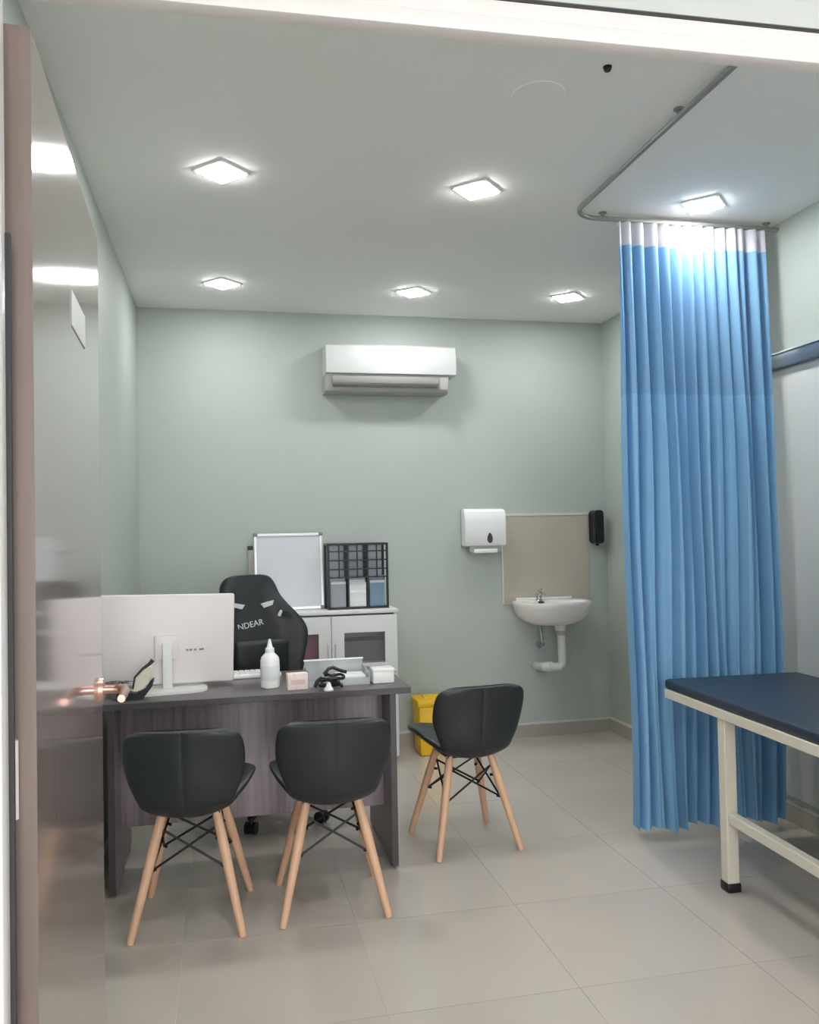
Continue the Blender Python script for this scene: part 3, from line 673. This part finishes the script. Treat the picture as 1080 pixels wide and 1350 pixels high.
bt = thing('spray_bottle', 'white sanitiser bottle with pointed nozzle on the desk', 'bottle', (0.178, 3.665, ZD))
bm = BM(); lathe(bm, [(0.034, 0), (0.039, 0.004), (0.040, 0.01), (0.040, 0.115), (0.036, 0.130), (0.022, 0.145), (0.016, 0.15)], n=28); obj('bottle_body', bm, M_white, bt)
bm = BM(); lathe(bm, [(0.019, 0.148), (0.019, 0.165), (0.012, 0.172), (0.007, 0.195), (0.005, 0.205)], n=20); obj('nozzle_cap', bm, M_white, bt)
bm = BM(); lathe(bm, [(0.0404, 0.035), (0.0407, 0.036), (0.0407, 0.095), (0.0404, 0.096)], n=28); obj('bottle_label', bm, M_paper, bt)
cd = thing('card_box', 'small pink and white printed box on the desk edge', 'box', (0.286, 3.60, ZD), math.radians(4))
bm = BM(); box(bm, (-0.043, -0.025, 0), (0.043, 0.025, 0.066), 0.002); obj('box_body', bm, M_pinkpaper, cd)
bm = BM(); box(bm, (-0.030, -0.0262, 0.022), (0.030, -0.0248, 0.042)); obj('printed_band', bm, mat('pink_print', rgb(226, 190, 186), 0.6), cd)
dt = thing('document_tray', 'clear plastic tray behind the black stethoscope on the desk', 'tray', (0.465, 3.70, ZD), math.radians(1))
bm = BM(); box(bm, (-0.13, -0.09, 0), (0.13, 0.09, 0.004)); box(bm, (-0.13, 0.086, .004), (0.13, 0.09, .085)); box(bm, (-0.13, -.09, .004), (-.126, .086, .06)); box(bm, (.126, -.09, .004), (.13, .086, .06)); box(bm, (-.126, -.09, .004), (.126, -.086, .03))
obj('tray_shell', bm, M_clear, dt, False)
bm = BM(); box(bm, (-0.133, 0.083, 0.085), (0.133, 0.093, 0.091)); obj('tray_rim', bm, M_white, dt)
bm = BM(); box(bm, (0.0, -0.06, 0.0045), (0.12, 0.06, 0.035), 0.003); o = tag(obj('paper_stack', bm, M_paper), 'white paper stack inside the clear tray', 'papers'); o.location = (0.465, 3.70, ZD)
st = thing('stethoscope', 'black coiled stethoscope lying on the desk front edge', 'stethoscope', (0.415, 3.555, ZD))
bm = BM(); pts = []
for k in range(70):
    a = k / 69 * 2 * PI * 2.6; rr = 0.036 + 0.012 * math.sin(a * 0.7)
    pts.append((0.012 + rr * 1.15 * math.cos(a), -0.002 + rr * 0.65 * math.sin(a), 0.008 + 0.055 * (k / 69) + 0.004 * math.sin(3 * a)))
tube(bm, pts, 0.0065, 8); obj('tubing', bm, M_blackplastic, st)
bm = BM(); tube(bm, [(-0.02, 0.0, .062), (0.0, .01, .082), (0.02, .012, .086), (0.05, .01, .072), (.075, .0, .066)], 0.0075, 8); tube(bm, [(-.03, -.01, .05), (-.052, -.012, .034), (-.06, -.012, .012)], .008, 8); obj('headset', bm, M_blackplastic, st)
bm = BM(); lathe(bm, [(0.020, 0), (0.021, 0.006), (0.012, 0.016), (0.007, 0.034)], (-0.006, -0.038, 0.0), 16); obj('chest_piece', bm, M_white, st)
wb = thing('tissue_box', 'small white box at the right end of the desk', 'box', (0.655, 3.64, ZD), math.radians(3))
bm = BM(); box(bm, (-0.047, -0.035, 0), (0.047, 0.035, 0.060), 0.006); obj('box_body', bm, M_white, wb)
bm = BM(); box(bm, (-0.049, -0.037, 0.048), (0.049, 0.037, 0.066), 0.006); obj('box_lid', bm, M_white, wb)
kb = thing('keyboard', 'white keyboard on the desk between the monitor and the bottle', 'keyboard', (0.08, 3.99, ZD), math.radians(3))
bm = BM(); box(bm, (-0.16, -0.06, 0), (0.16, 0.06, 0.016), 0.003); obj('key_base', bm, M_white, kb)
bm = BM()
for i in range(12):
    for j in range(4): box(bm, (-.15 + i * .025, -.05 + j * .026, .0155), (-.129 + i * .025, -.029 + j * .026, .022))
o = obj('keys', bm, M_white, kb, False); o['kind'] = 'stuff'
tdp = thing('tape_dispenser', 'black tape dispenser holding a cream roll left of the monitor stand', 'dispenser', (-0.352, 3.572, ZD), math.radians(0))
bm = BM(); prism(bm, [(-0.075, 0), (0.02, 0), (0.058, 0.050), (0.066, 0.082), (0.050, 0.072), (0.030, 0.040), (-0.005, 0.026), (-0.045, 0.034), (-0.075, 0.050)], -0.022, 0.022); obj('dispenser_base', bm, M_blackplastic, tdp)
bm = BM(); prism(bm, [(-0.015, 0.033), (0.020, 0.040), (0.046, 0.070), (0.060, 0.125), (0.040, 0.128), (0.005, 0.105), (-0.012, 0.070)], -0.014, 0.014); obj('tape_roll', bm, M_cream, tdp)['label'] = 'cream tape roll'
bm = BM(); tube(bm, [(-0.016, -.016, 0.045), (-0.008, -.016, 0.090), (0.022, -.016, 0.122), (0.048, -.016, 0.140), (0.062, -.016, 0.155)], [.004, .004, .005, .007, .009], 8); obj('cutter_arm', bm, M_slot, tdp)
pl = thing('small_plant', 'low grey green plant left of the tape dispenser on the desk', 'plant', (-0.440, 3.625, ZD))
bm = BM(); lathe(bm, [(0.024, 0), (0.030, 0.04), (0.028, 0.042)], n=16); obj('pot', bm, M_greybox, pl)
for k in range(9):
    a = k * 2.4; L_ = 0.05 + 0.012 * (k % 3); d = Vector((math.cos(a), math.sin(a) * .8, 0)); n = Vector((-d.y, d.x, 0))
    bm = BM(); P = [Vector((0, 0, .04)), d * L_ * .5 + n * .012 + Vector((0, 0, .066)), d * L_ + Vector((0, 0, .06)), d * L_ * .5 - n * .012 + Vector((0, 0, .066)), d * L_ * .5 + Vector((0, 0, .060))]
    v = [bm.verts.new(p) for p in P]
    for f in ((0, 1, 4), (1, 2, 4), (2, 3, 4), (3, 0, 4), (0, 3, 2, 1)): bm.faces.new([v[i] for i in f])
    obj('leaf', bm, M_green, pl)

# ------------------------------------------------------------------ examination couch
bd = thing('examination_couch', 'cream steel examination couch with navy vinyl mattress at the right', 'bed', (1.862, 3.405, 0), math.radians(-1.8))
# local: far left corner at origin, runs toward -Y, width toward +X
BW, BL = 0.645, 1.86
bm = BM(); box(bm, (0, -BL, 0.700), (BW, 0, 0.742), 0.012, 3); obj('mattress', bm, M_vinyl, bd)
bm = BM()
for lo, hi in (((0, -BL), (0.035, 0)), ((BW - .035, -BL), (BW, 0)), ((0.035, -0.035), (BW - .035, 0)), ((0.035, -BL), (BW - .035, -BL + .035))): box(bm, (lo[0], lo[1], 0.660), (hi[0], hi[1], 0.699), 0.003, 1)
obj('top_frame', bm, M_bedframe, bd)
for x in (0.012, BW - 0.062):
    for y in (-0.43, -1.52):
        bm = BM(); box(bm, (x, y - 0.025, 0.03), (x + 0.048, y + 0.025, 0.66), 0.003, 1); lg = obj('leg', bm, M_bedframe, bd)
        bm = BM(); box(bm, (x - .004, y - 0.029, 0.0), (x + 0.052, y + 0.029, 0.035), 0.004); obj('rubber_foot', bm, M_blackplastic, lg)
for x in (0.018, BW - 0.056):
    bm = BM(); box(bm, (x, -1.495, 0.262), (x + 0.036, -0.455, 0.302), 0.003, 1); obj('stretcher', bm, M_bedframe, bd)
for y in (-1.54, ):
    bm = BM(); box(bm, (0.06, y, 0.262), (BW - 0.062, y + 0.036, 0.302), 0.003, 1); obj('stretcher', bm, M_bedframe, bd)
